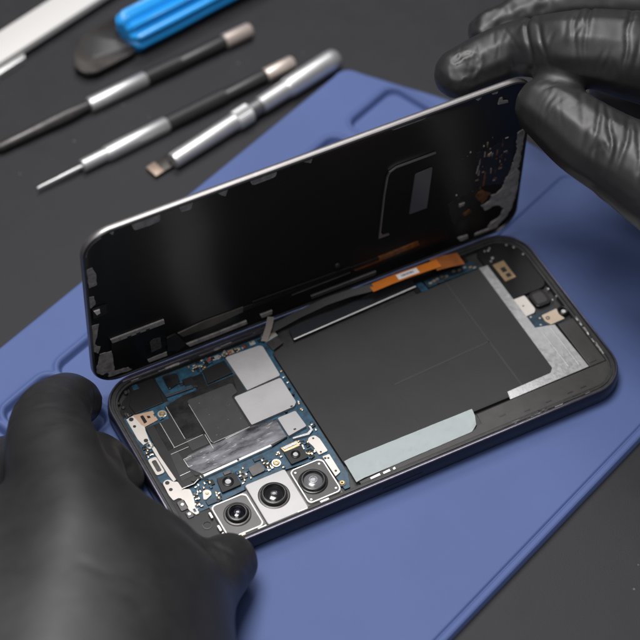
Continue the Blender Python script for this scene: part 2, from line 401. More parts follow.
gs = bp('graphite_sheet', M['blackplate'], [(24.2, 57.4), (40.2, 57.4), (40.2, 53), (37.6, 52.6), (37.5, 38.9), (24.6, 38.4), (24.2, 39.2)], -1.2, -.92, .1, .8)
bm = new(); ribbon(bm, [(24.12, 55.7, -.9), (24.14, 39.2, -.9), (24.6, 38.38, -.9), (37.5, 38.9, -.9)], (0, 0, 1), .12, .16); obj('sheet_edge', bm, M['solder'], gs)
bp('shield_step', M['darkfoil'], [(10.8, 53.4), (13.1, 53.4), (13.0, 42.6), (10.7, 42.2)], -1.3, -1.18, .05)
bp('shield_step', M['blackplate'], [(17.3, 43.8), (23.2, 42.8), (23.2, 38.9), (17.3, 38.6)], -1.3, -1.1, .06)
bp('shield_step', M['blackplate'], [(10.6, 41.0), (13.4, 41.4), (13.4, 30.0), (9.4, 29.6)], -1.3, -1.2, .05)
for a, b in (((12.9, 53.2), (12.9, 42.4)), ((12.6, 42.3), (23.0, 42.9)), ((17.3, 58.2), (17.3, 43.9)), ((10.8, 40.4), (17, 40.6)), ((13.6, 36.9), (16.2, 37.0)), ((13.5, 36.9), (13.6, 33.4)), ((13.6, 33.4), (15.0, 33.6)), ((9.8, 31.6), (13.4, 31.8)), ((23.6, 42.6), (23.6, 36.4)), ((8.2, 27.0), (12.5, 27.0)), ((12.5, 27.0), (14.4, 28.0))):
    bm = new(); d = (Vector(b)-Vector(a)).normalized(); ribbon(bm, [(*a, -1.08), (*b, -1.08)], (0, 0, 1), .16, .2); obj('seam_edge', bm, M['solder'], big)
bp('shield_rim', M['bright'], [(15.2, 28.9), (40.3, 29.9), (40.5, 29.1), (15.4, 27.9)], -2.0, -1.02, .15)
for x, y, r in ((14.7, 30.0, .7), (12.9, 28.5, .75), (16.0, 28.4, .5), (28.6, 29.0, .4)):
    bm = new(); cyl(bm, x, y, -1.4, -.98, r, 14); obj('rim_hole', bm, M['tray'], big)
rs = random.Random(11)
for k in range(26):
    x = rs.uniform(16.5, 43); y = rs.uniform(31, 37.2); n_ = rs.uniform(.5, 2.6); a = rs.uniform(-.25, .35)
    dx, dy = n_*math.cos(a), n_*math.sin(a)
    bp('foil_scratch', M['solder'], [(x, y), (x+dx*.6, y+dy*.6-.07), (x+dx, y+dy), (x+dx*.5, y+dy*.5+.06)], -1.2, -1.125, .0)
for k in range(12):
    x = rs.uniform(25.5, 37); y = rs.uniform(40, 56); w_ = rs.uniform(.08, .22)
    bp('dust_speck', M['residue'], [(x, y), (x+w_, y+.04), (x+w_*.8, y+w_), (x-.03, y+w_*.7)], -.95, -.9, .0)
for x0, x1, y in ((44.2, 52.6, 64.9), (41, 47, 46.2)):
    bp('shield_crease', M['shield'], [(x0, y), (x1, y+.35), (x1, y+.6), (x0, y+.25)], -1.2, -.93, .07)

# left bracket plates
bp('bracket_plate', M['white'], [(4.1, 59.7), (6.7, 60.1), (7.6, 55), (8.2, 54.4), (7.7, 52.8), (7.1, 48.8), (8.0, 42.3), (8.2, 34.2), (8.6, 31.4), (7.2, 30.8), (6.9, 33.8), (6.6, 42.9), (6.6, 46.2), (6.7, 48.6), (4.8, 47.9), (4.1, 50.8)], -2.1, -1.55, .12)
pp = bp('peach_plate', M['peach'], [(6.6, 60.2), (13.1, 59.1), (13.0, 55.0), (8.2, 54.3), (7.4, 55.4)], -2.1, -1.52, .1)
bp('plate_slot', M['plastic'], [(8.5, 58.7), (9.5, 58.7), (9.6, 55.7), (8.5, 55.5)], -1.7, -1.35, .1, .2)
bp('plate_slot', M['plastic'], [(10.4, 57.9), (11.3, 57.6), (11.3, 56.7), (10.4, 56.9)], -1.7, -1.42, .05)
def hole(x, y, r, z=-1.45):
    bm = new(); cyl(bm, x, y, -2, z, r, 18); obj('plate_hole', bm, M['tray'], pcb)
def screw(x, y, r, z=-1.4, base=None):
    if base:
        bm = new(); cyl(bm, x, y, -2.1, z-.15, r*1.55, 24, .08); obj('screw_pad', bm, base, pcb)
    bm = new(); ringz(bm, x, y, [(r, -2), (r, z), (r*.85, z+.12), (r*.5, z+.1), (r*.4, z-.2), (r*.4, -2)], 24); s = obj('screw', bm, M['screw'], pcb)
    bm = new(); cyl(bm, x, y, -2, z-.15, r*.42, 14); obj('screw_socket', bm, M['tray'], s)
hole(5.5, 58.9, .75); hole(5.3, 55.9, .5); hole(6.2, 49.2, .7); hole(5.3, 31.3, .7); hole(5.2, 28.5, .6)
bm = new(); ringz(bm, 6.5, 46.8, [(1.2, -2), (1.2, -1.4), (.95, -1.25), (.7, -1.4), (.7, -2)], 24); obj('screw', bm, M['solder'], pcb)
screw(15.2, 56.6, 1.0, -1.5, M['solder'])
bp('bracket_plate', M['white'], [(4.0, 31.9), (5.5, 32.6), (6.8, 31.8), (6.9, 30.8), (8.4, 30.4), (8.8, 26.9), (10.6, 26.0), (10.2, 22.5), (9.2, 19.2), (9.4, 16.6), (8.2, 16.4), (7.0, 18.8), (6.9, 23.4), (6.3, 24.6), (4.2, 24.4), (3.8, 26.8)], -2.1, -1.5, .12, .4)
# usb-like connector
us_ = part('connector_socket', M['white'], rr(3.5, 6.5, 35.3, 42.2, .8, 4), -2.6, -1.45, .15)
part('socket_opening', M['gunmetal'], rr(4.3, 5.8, 36.3, 41.0, .5, 4), -2, -1.36, .05, parent=us_)
for k in range(6):
    y = 16.5+k*.1
bp('test_pad', M['gunmetal'], rr(4.6, 7.4, 19.6, 23.6, .7, 4), -2.1, -1.5, .2)
bp('test_pad', M['gunmetal'], rr(5.4, 7.6, 16.2, 18.8, .5, 4), -2.1, -1.55, .2)
for x, y in ((6.0, 21.8), (6.4, 17.6)):
    bm = new(); cyl(bm, x, y, -2, -1.35, .7, 16, .2); obj('test_pin', bm, M['solder'], pcb)
bm = new(); ringz(bm, 9.6, 11.6, [(1.6, -2), (1.6, -1.75), (1.2, -1.7), (1.2, -2)], 28); obj('boss_ring', bm, M['greyplastic'], ph)

# small cameras, chip, connectors in front of the shields
def minicam(poly, lx, ly, lr, m=M['plastic']):
    b = bp('front_camera', m, poly, -2.1, -1.2, .2, .3)
    bm = new(); ringz(bm, lx, ly, [(lr*1.9, -1.3), (lr*1.9, -1.0), (lr*1.5, -.85), (lr*1.2, -1.05), (lr*1.2, -1.3)], 32); obj('lens_ring', bm, M['barrel'], b)
    bm = new(); cyl(bm, lx, ly, -1.3, -1.0, lr, 24, .08); obj('lens', bm, M['lenscore'], b)
minicam([(19.5, 25.7), (25.6, 25.3), (25.5, 20.3), (18.8, 20.1)], 22.2, 23.0, .95)
minicam([(42.7, 25.4), (48.8, 25.2), (48.8, 20.2), (42.8, 20.1)], 45.6, 22.9, .8)
conn = bp('flex_connector', M['gold'], [(42.5, 27.4), (48.4, 27.7), (48.6, 25.4), (43.0, 25.2)], -2.1, -1.25, .15)
part('connector_top', M['foil'], [(43.1, 27.1), (47.9, 27.3), (47.9, 26.3), (43.3, 26.1)], -1.3, -1.05, .1, parent=conn)
bp('grey_chip', M['gunmetal'], [(30.0, 25.1), (34.4, 25.4), (34.6, 21.8), (30.0, 21.5)], -2.1, -1.35, .2, .4)
screw(38.9, 23.0, 1.0, -1.5, M['solder'])
wp = bp('white_pad', M['white'], [(13.3, 22.4), (13.8, 23.6), (15.2, 23.6), (16.0, 22.6), (15.7, 21.2), (13.4, 20.2), (12.6, 20.6)], -2.1, -1.55, .1, .3)
screw(14.6, 22.2, .55, -1.5)
bp('bracket_plate', M['white'], [(51.4, 25.9), (52.4, 27.2), (54.5, 27.1), (55.3, 25.2), (55.4, 19.8), (52.2, 19.7), (52.1, 23.4)], -2.1, -1.5, .12, .4)
bp('bracket_plate', M['white'], [(52.8, 18.6), (55.2, 18.5), (55.1, 10.8), (53.0, 10.0)], -2.1, -1.5, .12, .2)
hole(53.5, 26.2, .35); hole(53.3, 17.6, .4); hole(54.2, 17.2, .35); hole(54.0, 11.8, .4); hole(53.2, 20.4, .35)
screw(53.7, 7.0, .8, -1.7, M['gunmetal'])
lip = bp('shield_lip', M['foil'], [(47.6, 28.7), (53.0, 27.9), (54.9, 29.0), (55.0, 30.8), (54.2, 31.2), (54.4, 29.6), (52.8, 28.7), (47.8, 29.3)], -2.1, -1.2, .08)
bp('fpc_plug', M['gunmetal'], [(57.6, 67.8), (62.0, 68.6), (62.6, 65.2), (58.2, 63.8)], -2.1, -1.35, .12)
bp('fpc_plug', M['gold'], [(57.0, 70.2), (61.8, 71.2), (62.1, 69.9), (57.3, 68.9)], -2.1, -.9, .12)
bp('fpc_plug', M['foil'], [(57.4, 68.8), (62.1, 69.8), (62.3, 68.6), (57.6, 67.6)], -2.1, -1.0, .12)

# ---------------- surface-mount components scattered over the board: one mesh per kind, copied
smd = {}
for nm, m, sx, sy in (('white_component', M['solder'], .9, .55), ('tan_component', M['gold'], .8, .5), ('black_component', M['plastic'], 1.2, .9), ('red_component', M['red'], .9, .6), ('blue_component', M['pcb'], 1.3, .8)):
    bm = new(); prism(bm, [(-sx/2, -sy/2), (sx/2, -sy/2), (sx/2, sy/2), (-sx/2, sy/2)], -2.06, -1.55, .06)
    o = obj(nm, bm, m, pcb); smd[nm] = [o, 0]
def put(nm, x, y, rz=0, dz=0):
    o, k = smd[nm]
    if k: o = o.copy(); col.objects.link(o)
    smd[nm][1] += 1
    o.parent = pcb
    o.location = Vector((x, y, dz))*S; o.rotation_euler.z = rz
kinds = ['white_component', 'tan_component', 'black_component', 'white_component', 'blue_component']
def scatter(n, x0, x1, y0, y1, extra=()):
    for _ in range(n): put(random.choice(kinds+list(extra)), random.uniform(x0, x1), random.uniform(y0, y1), random.choice((0, math.pi/2))+random.uniform(-.05, .05), random.uniform(-.05, .1))
scatter(11, 30.6, 36.6, 67, 70.6, ('red_component',)); scatter(16, 37, 54, 68.7, 70.7, ('red_component',)); scatter(6, 55.5, 60, 68.6, 70.6)
put('red_component', 37.6, 69.4); put('red_component', 44.6, 69.4); put('red_component', 45.4, 69.5); put('tan_component', 48.2, 69.8, 0, .2); put('tan_component', 47.4, 69.9, 1.57, .2); put('white_component', 43.6, 70.3, 0, .1)
scatter(8, 4.2, 6.4, 43, 47); scatter(4, 12, 16, 55, 58.5); scatter(7, 9.5, 12, 17.8, 25); scatter(5, 12.5, 17.5, 24.2, 26.6); scatter(5, 26.4, 29.4, 21, 26); scatter(5, 35.4, 37.4, 21.4, 26); scatter(8, 49, 52, 20, 26.5); scatter(6, 55.6, 56.8, 28, 40); scatter(5, 55.8, 56.9, 40, 60)
scatter(5, 21.5, 26, 64.5, 66.5); scatter(4, 8, 9.6, 17.8, 20.5); scatter(4, 4.2, 6.6, 60.6, 63)
scatter(9, 30.4, 37, 66.8, 70.6); scatter(10, 37, 55, 68.6, 70.8); scatter(9, 8.8, 12.2, 17.8, 25.8); scatter(7, 12, 18.4, 24.0, 26.8); scatter(7, 26.2, 29.6, 20.6, 26.6); scatter(6, 35, 38, 21, 26.6); scatter(9, 48.8, 52, 19.6, 27.4); scatter(6, 16.4, 18.4, 18.2, 22); scatter(6, 39.8, 42.4, 20.2, 27); scatter(7, 4.0, 6.6, 42.6, 47.6)
scatter(10, 31, 36.6, 66.6, 70.6); scatter(8, 38, 54, 68.7, 70.6); scatter(8, 9.2, 12.4, 18.2, 25.8); scatter(6, 49, 52, 19.8, 27)
for x0, x1, y0, y1, m_ in ((31, 33.4, 68.2, 70.2, 'plastic'), (39.4, 41.6, 68.9, 70.4, 'foil'), (44.8, 46.8, 68.8, 70.5, 'gold'), (49.6, 51.8, 69.0, 70.5, 'gunmetal'), (52.6, 54.6, 69.0, 70.6, 'foil'), (10.0, 11.6, 23.0, 24.6, 'gunmetal'), (16.6, 18.4, 24.4, 26.4, 'plastic'), (26.6, 28.8, 22.2, 24.8, 'gunmetal'), (35.2, 37.0, 23.0, 25.4, 'plastic'), (49.4, 51.2, 21.4, 23.2, 'plastic'), (22.4, 24.8, 26.0, 27.2, 'gunmetal'), (33, 36.4, 26.4, 27.8, 'pcbdark'), (12.9, 17.8, 18.0, 19.8, 'pcbdark'), (4.4, 6.4, 43.2, 44.6, 'plastic')):
    bp('board_chip', M[m_], [(x0, y0), (x1, y0), (x1, y1), (x0, y1)], -2.06, -1.6, .08)
def tiny(name, m, x, y, s, z=-1.4): part(name, m, [(x-s, y-s*.7), (x+s, y-s*.7), (x+s, y+s*.7), (x-s, y+s*.7)], -2.6, z, .08)
for x, y, s in ((8.5, 69.7, .7), (4.6, 66.6, .5), (5.2, 64.4, .6), (4.8, 61.6, .6)):
    bm = new(); cyl(bm, x, y, -2.6, -1.3, s, 16, .2); obj('locating_pin', bm, M['gunmetal'], ph)
for x, y, s in ((149.4, 69.3, .35), (151.2, 67.4, .5), (152.3, 63.2, .4), (143.5, 70.6, .35), (141.4, 70.2, .35), (142.6, 69.9, .45), (142.2, 66.3, .55), (141.0, 65.3, .4)):
    bm = new(); cyl(bm, x, y, -2.6, -1.25, s, 14, .12); obj('locating_pin', bm, M['solder'], ph)

# ---------------- rear camera block
cam = part('camera_block', M['gunmetal'], [(12.8, 3.4), (52.2, 3.4), (52.4, 18.0), (40, 18.2), (39.6, 19.6), (26, 19.4), (25.8, 17.4), (12.8, 17.2)], -2.7, -1.5, .1)
def wallring(poly, w, z0, z1, m, parent, name='housing_rim'):
    N = len(poly); cx = sum(p[0] for p in poly)/N; cy = sum(p[1] for p in poly)/N
    hx = max(p[0] for p in poly)-cx; hy = max(p[1] for p in poly)-cy
    inn = [(cx+(x-cx)*(1-w/hx), cy+(y-cy)*(1-w/hy)) for x, y in poly]
    bm = new(); rings = [[(x, y, z0) for x, y in poly], [(x, y, z1-.1) for x, y in poly]]
    mid = [((a*3+c)/4, (b*3+d)/4, z1) for (a, b), (c, d) in zip(poly, inn)]
    mid2 = [((a+c*3)/4, (b+d*3)/4, z1) for (a, b), (c, d) in zip(poly, inn)]
    rings += [mid, mid2, [(x, y, z1-.1) for x, y in inn], [(x, y, z0) for x, y in inn]]
    v = loft(bm, rings, False, False)
    return obj(name, bm, m, parent)
def camera(name, label, poly, plate, rim, cx, cy, R0, hz, lensm):
    # everything a lens assembly needs, hung under the camera block
    p = part(name, plate, poly, -1.55, -.85, .12, parent=cam, label=label)
    return p
def lens_stack(parent, cx, cy, r_out, r_bar, z_top, glass, core, ringm, r_core=.9, dome=1.0):
    bm = new(); ringz(bm, cx, cy, [(r_out, -1.4), (r_out, -.62), (r_out-.25, -.5), (r_out-.6, -.5), (r_out-.8, -.85), (r_out-.8, -1.4)], 56); obj('lens_ring', bm, ringm, parent)
    bm = new(); lathe(bm, (cx, cy, -1.4), (0, 0, 1), [(0, r_bar+.25), (1.4+z_top-.35, r_bar), (1.4+z_top-.1, r_bar-.12), (1.4+z_top, r_bar-.35), (1.4+z_top, r_bar-.7), (1.4+z_top-.3, r_bar-.85), (1.4+z_top-1.0, r_bar-1.05), (1.4+z_top-1.4, r_bar-1.3), (1.4+z_top-1.4, .2)], 56); obj('lens_barrel', bm, M['barrel'], parent)
    bm = new(); lathe(bm, (cx, cy, z_top-.3), (0, 0, 1), [(-.9, r_bar-1.0)]+[(-.9+dome*math.sin(a*math.pi/2/9), (r_bar-1.0)*math.cos(a*math.pi/2/9)) for a in range(0, 9)]+[(-.9+dome, .03)], 56); obj('lens', bm, glass, parent)
    bm = new(); ringz(bm, cx, cy, [(r_core, z_top-.6), (r_core, z_top-.12), (r_core*.8, z_top-.05), (r_core*.72, z_top-.3), (r_core*.72, z_top-.6)], 32); obj('lens_core', bm, core, parent)
# camera one: dark lens on a grey plate in a bright rim
P1 = rr(13.0, 25.2, 3.2, 16.9, 1.5, 5)
c1 = part('camera_unit', M['camplate'], rr(13.4, 24.8, 3.6, 16.5, 1.2, 5), -1.55, -.95, .1, parent=cam, label='grey camera unit with a dark lens')
wallring(P1, .55, -1.55, -.75, M['bright'], cam)
P2 = rr(26.0, 39.9, 2.6, 19.2, .8, 4)
c2 = part('camera_unit', M['camsilver'], P2, -1.55, -.72, .18, parent=cam, label='silver camera unit with the widest lens')
P3 = rr(40.6, 52.2, 3.8, 17.9, 1.6, 5)
c3 = part('camera_unit', M['camdark'], rr(41, 51.8, 4.2, 17.5, 1.3, 5), -1.55, -.95, .1, parent=cam, label='dark camera unit with a pale grey lens')
wallring(P3, .5, -1.55, -.72, M['bright'], cam)
lens_stack(c1, 19.3, 10.5, 4.3, 3.35, .55, M['lens'], mat('lens_glint', (.05, .05, .09), rough=.1, coat=.5), M['gunmetal'], 1.0)  # bluish glint of the glass is painted as the core ring's colour
lens_stack(c2, 32.4, 11.6, 5.0, 4.1, .75, mat('lens_dark', (.014, .014, .016), rough=.12, coat=.5), mat('lens_glint_grey', (.12, .12, .14), rough=.12, coat=.5), M['gunmetal'], .8)  # grey glint likewise painted on the core ring
lens_stack(c3, 45.6, 10.9, 4.6, 4.05, .45, M['lensgrey'], M['lenscore'], M['barrel'], 1.35)
for x, y in ((42.2, 16.4), (50.4, 16.2), (42.0, 5.2), (50.8, 5.6)):
    bm = new(); cyl(bm, x, y, -1, -.86, .35, 12); obj('rivet', bm, M['solder'], c3)
for x0, x1, y in ((14.2, 16.2, 2.5), (17, 18.4, 2.6), (22.5, 25.5, 2.3), (33.5, 35, 1.95), (36, 39.6, 2.2), (44, 47, 2.6)):
    part('spring_contact', M['gold'] if x0 < 20 else M['bright'], [(x0, y), (x1, y), (x1, y+.75), (x0, y+.75)], -1.4, -.7, .1, parent=cam)
for x, y in ((11.9, 14.0), (12.2, 8.5), (12.3, 5.5)):
    part('spring_contact', M['bright'], [(x-.3, y-1.2), (x+.4, y-1.2), (x+.4, y+1.0), (x-.3, y+1.0)], -1.6, -.9, .08, parent=cam)
for x0, x1 in ((62, 65.5), (66.5, 69), (70, 70.9)):
    part('spring_contact', M['bright'], [(x0, 3.5), (x1, 3.6), (x1, 4.5), (x0, 4.3)], -1.2, -.8, .1)

# ---------------- right end of the phone
sg = part('speaker_contact', M['gold'], [(140.6, 63.5), (144.9, 63.7), (145.0, 55.4), (140.8, 55.2)], -1.5, -1.25, .08)
part('contact_slot', M['tray'], [(142, 61.0), (143.7, 61.0), (143.7, 58.9), (142, 58.9)], -1.3, -1.2, .02, parent=sg)
part('contact_slot', M['tray'], [(142.3, 58), (143.9, 58), (143.9, 56.4), (142.3, 56.4)], -1.3, -1.2, .02, parent=sg)
cr = part('cream_plate', M['white'], [(137.3, 47.1), (143.2, 47.0), (143.4, 40.4), (142.4, 39.1), (137.2, 38.8)], -2.2, -1.2, .15, .3)
bm = new(); cyl(bm, 140.5, 43.2, -1.5, -1.17, .3, 12); obj('plate_hole', bm, M['tray'], cr)
part('white_strip', mat('pale_strip', (.5, .55, .6), rough=.5), [(137.5, 38.7), (139.3, 38.9), (139.0, 32.1), (137.7, 32.4)], -2.2, -1.45, .05)
db = part('daughter_board', M['pcbdark'], [(139.4, 38.9), (143.6, 38.6), (149.8, 38.4), (149.8, 31.8), (139.2, 32.0)], -2.6, -1.75, .05)
gp = part('gold_plate', mat('pale_gold', (.58, .47, .36), rough=.38, metal=.5, vary=.06), [(143.7, 36.9), (149.7, 37.3), (149.2, 34.8), (150.0, 32.4), (144.6, 32.2), (143.6, 34.2)], -2, -1.15, .12, .25, parent=db)
bm = new(); ringz(bm, 145.0, 35.0, [(.7, -1.3), (.7, -1.0), (.4, -1.0), (.4, -1.3)], 16); obj('plate_hole', bm, M['gunmetal'], gp)
for x, y in ((140.2, 38.0), (141.4, 33.6), (142.6, 36.2)): part('pad', M['solder'], [(x, y), (x+.6, y), (x+.6, y+.6), (x, y+.6)], -1.8, -1.6, .05, parent=db)
bm = new(); ringz(bm, 151.2, 35.6, [(1.9, -2.4), (1.9, -1.1), (1.6, -.9), (1.2, -1.0), (1.2, -2.4)], 28); bb = obj('charging_boss', bm, M['barrel'], ph)
bm = new(); cyl(bm, 151.3, 35.3, -2.4, -1.3, .9, 20, .2); obj('boss_cap', bm, M['solder'], bb)
mo = part('vibration_motor', M['plastic'], rr(144.4, 150.2, 40.6, 47.2, 1.4, 5), -2.6, -1.3, .3)
part('motor_top', M['greyplastic'], rr(145.2, 149.2, 41.6, 46.2, 1.0, 5), -1.4, -1.2, .1, parent=mo)
for x, y, s in ((151.8, 46, .4), (152.6, 42, .35), (150.6, 41.2, .3)):
    bm = new(); cyl(bm, x, y, -2.6, -1.2, s, 12, .1); obj('locating_pin', bm, M['solder'], ph)
rnd = random.Random(5)
for y0, y1 in ((29.4, 30.6), (27, 28.2), (22.6, 25.4), (19.2, 20.8), (17, 18.0), (13.6, 16)):
    x = 153.1+rnd.uniform(-.1, .1)
    part('sealant_bead', M['solder'] if y1-y0 < 2.5 else M['bright'], jag([(x-.25, y0), (x+.25, y0), (x+.25, y1), (x-.25, y1)], .12, .5, int(y0*10)), -1.3, -.75, .05)
part('corner_latch', M['greyplastic'], rr(147.2, 150.0, 12.4, 15.0, .5, 3), -1.2, -.85, .15)
part('board_patch', M['pcb'], [(113.3, 67.8), (115.4, 67.7), (115.9, 63.6), (113.4, 63.6)], -2.3, -1.1, .05)
for x, y, m in ((118, 65.9, 'solder'), (119.5, 66.2, 'gold'), (121, 66.5, 'solder'), (122.8, 66.6, 'gold'), (124.3, 66.2, 'solder'), (125.8, 66.8, 'gunmetal'), (127.5, 67.0, 'gold'), (129.5, 66.6, 'gold'), (131.6, 66.8, 'solder'), (133.4, 66.0, 'gold'), (134.6, 65.2, 'solder'), (120.5, 65.1, 'gunmetal'), (123.5, 65.3, 'gunmetal')):
    tiny('contact_pad', M[m], x, y, .55, -1.15)
part('board_patch', M['pcbdark'], [(116.5, 67.9), (135.4, 68.4), (136, 64.8), (116.7, 64.7)], -2.6, -1.6, .05)
# adhesive scraps on the ledge
for k in range(30):
    side = rnd.random()
    if side < .4: x, y, sx, sy = rnd.uniform(105, 145), rnd.uniform(2.0, 3.0), rnd.uniform(.6, 2.0), .3
    elif side < .7: x, y, sx, sy = rnd.uniform(152.9, 153.7), rnd.uniform(14, 60), .25, rnd.uniform(.4, 1.6)
    else: x, y, sx, sy = rnd.uniform(12, 60), rnd.uniform(71.5, 72.8), rnd.uniform(.6, 2.4), .3
    part('adhesive_scrap', M['residue'] if k % 3 else M['tray'], jag([(x-sx, y-sy), (x+sx, y-sy), (x+sx, y+sy), (x-sx, y+sy)], .12, .5, k), -1.2, -.62+.15*rnd.random(), .04)
# side details: buttons line and tiny hole on the front edge
bm = new()
for x0, x1 in ((64.5, 78.5),): box(bm, x0, x1, -.12, .3, -4.1, -2.9, .0)
obj('side_button', bm, M['frame'], ph)
bm = new(); lathe(bm, (42, .05, -3.4), (0, -1, 0), [(0, .45), (.1, .45)], 12); obj('microphone_hole', bm, M['tray'], ph)

# ------------------------------------------------------------------ lifted cover (local axes: x along, y up, z out of its inner face)
lid = thing('phone_cover', 'glossy black phone cover panel held upright along the far edge of the open phone body', 'phone cover', (0, 74.9, -.7), rot=(R(91.4), 0, 0))
LW, LH, LR = 156.4, 72.5, 9.5
def lring(ins, z): return [(x-.1, y, z) for x, y in rr(ins, LW-ins, ins, LH-ins, LR-ins, 12)]
bm = new(); loft(bm, [lring(1.2, -2.7), lring(.35, -2.45), lring(0, -1.9), lring(0, -.75), lring(.25, -.3)], cap1=False)
obj('cover_edge', bm, M['lidmetal'], lid, local=True, angle=60)
bm = new(); loft(bm, [lring(.25, -.3), lring(.5, .12), lring(.95, .12), lring(1.15, -.35)], False, False)
obj('cover_lip', bm, M['lidblack'], lid, local=True)
bm = new(); loft(bm, [lring(1.15, -.35), lring(1.4, -.5)], False, True)
obj('inner_panel', bm, M['panel'], lid, local=True)
def lp(name, m, poly, z1=-.2, bev=.06, z0=-.55, jg=0., sd_=0, r=0, parent=lid, label=None):
    poly = [(x, z+.7) for x, z in poly]
    if jg: poly = jag(poly, jg, .8, sd_)
    bm = new(); prism(bm, rpoly(poly, r) if r else poly, z0, z1, bev)
    o = obj(name, bm, m, parent, local=True, angle=18)
    if label: o['label'] = label
    return o
lp('adhesive_patch', M['residue'], [(.9, 57.3), (2.9, 57.3), (3.9, 54.3), (3.9, 48.9), (1.3, 48.7)], jg=.15, sd_=1)
lp('clip_tab', M['residue'], [(16.2, 71), (17.1, 67.5), (22.1, 67.3), (25.5, 67.5), (25.7, 71)], .0, .1, r=.6)
lp('clip_tab', M['residue'], [(31.9, 71), (32.6, 68.0), (35.9, 67.8), (36.5, 71)], .0, .1, r=.6)
lp('clip_tab', M['residue'], [(44.4, 71), (46, 69), (47.3, 67.9), (48.2, 71)], .0, .1, r=.3)
lp('clip_tab', M['residue'], [(55.4, 71), (56.4, 68.3), (64.3, 68.5), (64.7, 71)], .0, .1, r=.9)
lp('clip_tab', M['residue'], [(73.2, 71), (76.3, 68.8), (76.8, 71)], .0, .1, r=.3)
lp('clip_tab', M['residue'], [(104, 70.8), (117, 70.8), (116, 69.9), (105, 70.0)], -.1, .1, r=.3)
lp('clip_tab', M['residue'], [(9.2, 70.4), (10.6, 70.4), (10.2, 69.0)], .0, .05)
bm = new(); ribbon(bm, [(1.0, 64.2, -.1), (1.5, 66.6, -.1), (2.7, 68.5, -.1), (4.6, 69.9, -.1), (6.4, 70.5, -.1)], (0, 0, 1), .4, .5); obj('corner_highlight', bm, M['lidmetal'], lid, local=True)  # highlight round the corner, modelled as a thin metal ribbon
for i, p in enumerate(([(.9, 44.5), (2.6, 44.0), (2.9, 40.2), (1.3, 39.0), (.6, 40.0)],
                       [(1.0, 30.5), (3.3, 30.1), (2.7, 25.9), (1.5, 20.8), (3.1, 18.9), (2.3, 15.9), (.7, 17.7), (.9, 25.2)],
                       [(2.8, 15.2), (6.9, 14.6), (7.4, 4.4), (2.6, 4.4), (1.1, 7.1)],
                       [(4.0, 4.6), (12.1, 3.2), (13.2, 1.3), (5.3, 2.2)])):
    lp('adhesive_patch', M['residue'], p, jg=.22, sd_=10+i)
lp('spring_clip', M['bright'], [(2.0, 37.5), (4.0, 37.4), (4.1, 35.6), (2.9, 35.2)], .2, .1)
lp('clip_seat', M['plastic'], [(1.6, 38.6), (6.5, 38.2), (6.5, 33.8), (1.8, 33.4)], -.25)
bm = new(); cyl(bm, 4.2, 4.6, -.5, .0, .9, 18); obj('cover_hole', bm, M['tray'], lid, local=True)
blk = lp('sensor_block', M['panel'], [(6.8, 20.4), (25.4, 20.2), (25.7, 14.2), (25.6, 7.3), (18.8, 4.1), (7.7, 4.6), (6.9, 15.1)], -.1, .12)
bb = lp('block_bar', M['residue'], [(6.7, 20.7), (25.1, 20.6), (25.3, 18.5), (7.2, 18.7)], .1, .08, parent=blk)
for x in (12.2, 15.3, 18.6): lp('bar_notch', M['tray'], [(x, 19.3), (x+1.6, 19.3), (x+1.2, 18.4), (x+.3, 18.4)], .15, .02, parent=blk)
lp('printed_patch', mat('printed_grey_patch', (.05, .05, .047), rough=.5, vary=.8, vscale=1100), [(19.9, 12.2), (21, 13), (23.5, 12.6), (23.8, 7.0), (20.2, 6.6)], -.02, .02, jg=.1, sd_=33, parent=blk)
lp('adhesive_patch', M['residue'], [(18.8, 3.2), (25.5, 3.5), (25.7, 1.6), (19.3, 1.6)], jg=.1, sd_=5)
lp('cable_strip', mat('grey_brown_strip', (.06, .057, .048), rough=.42, vary=.3, vscale=200), [(29.7, 11.0), (38.9, 12.0), (53.0, 11.6), (52.9, 9.2), (42.4, 8.1), (31.4, 8.2)], .0, .15)
lp('cable_strip', M['blackflex'], [(52.9, 11.2), (103, 10.6), (103, 8.8), (52.9, 9.4)], -.1, .15)
lp('cable_strip', M['residue'], [(32.5, 3.9), (42.9, 3.8), (54.1, 4.0), (54.4, 2.4), (44.1, 2.2), (33.6, 2.0)], .1, .12)
lp('cable_strip', M['residue'], [(59.1, 4.2), (63.4, 4.3), (63.4, 2.5), (59.7, 2.5)], .1, .1, jg=.12, sd_=6)
lp('cable_strip', M['lidmetal'], [(77.6, 4.0), (102, 3.9), (102, 2.2), (78.2, 2.3)], .1, .12)
lp('black_flap', M['plastic'], [(25.5, 11.1), (29.1, 11.3), (32.5, 4.2), (29.4, 2.5), (25.8, 4.4)], .3, .15, r=.6)
lp('groove_rail', M['blackflex'], [(56.3, 12.6), (92, 11.2), (92, 10.8), (56.3, 12.1)], .1, .08)
lp('groove_rail', M['gunmetal'], [(70.6, 8.4), (92.2, 8.6), (92.2, 8.2), (70.6, 8.0)], .15, .08)
bm = new(); cyl(bm, 87.3, 15.1, -.5, .2, .9, 18, .15); obj('cover_stud', bm, M['gunmetal'], lid, local=True)
lp('cable_reflection', M['copper'], [(92, 10.4), (117.5, 10.9), (118.3, 8.6), (94.3, 7.8)], -.15, .1)  # orange cable's reflection in the panel, modelled as a coppery strip
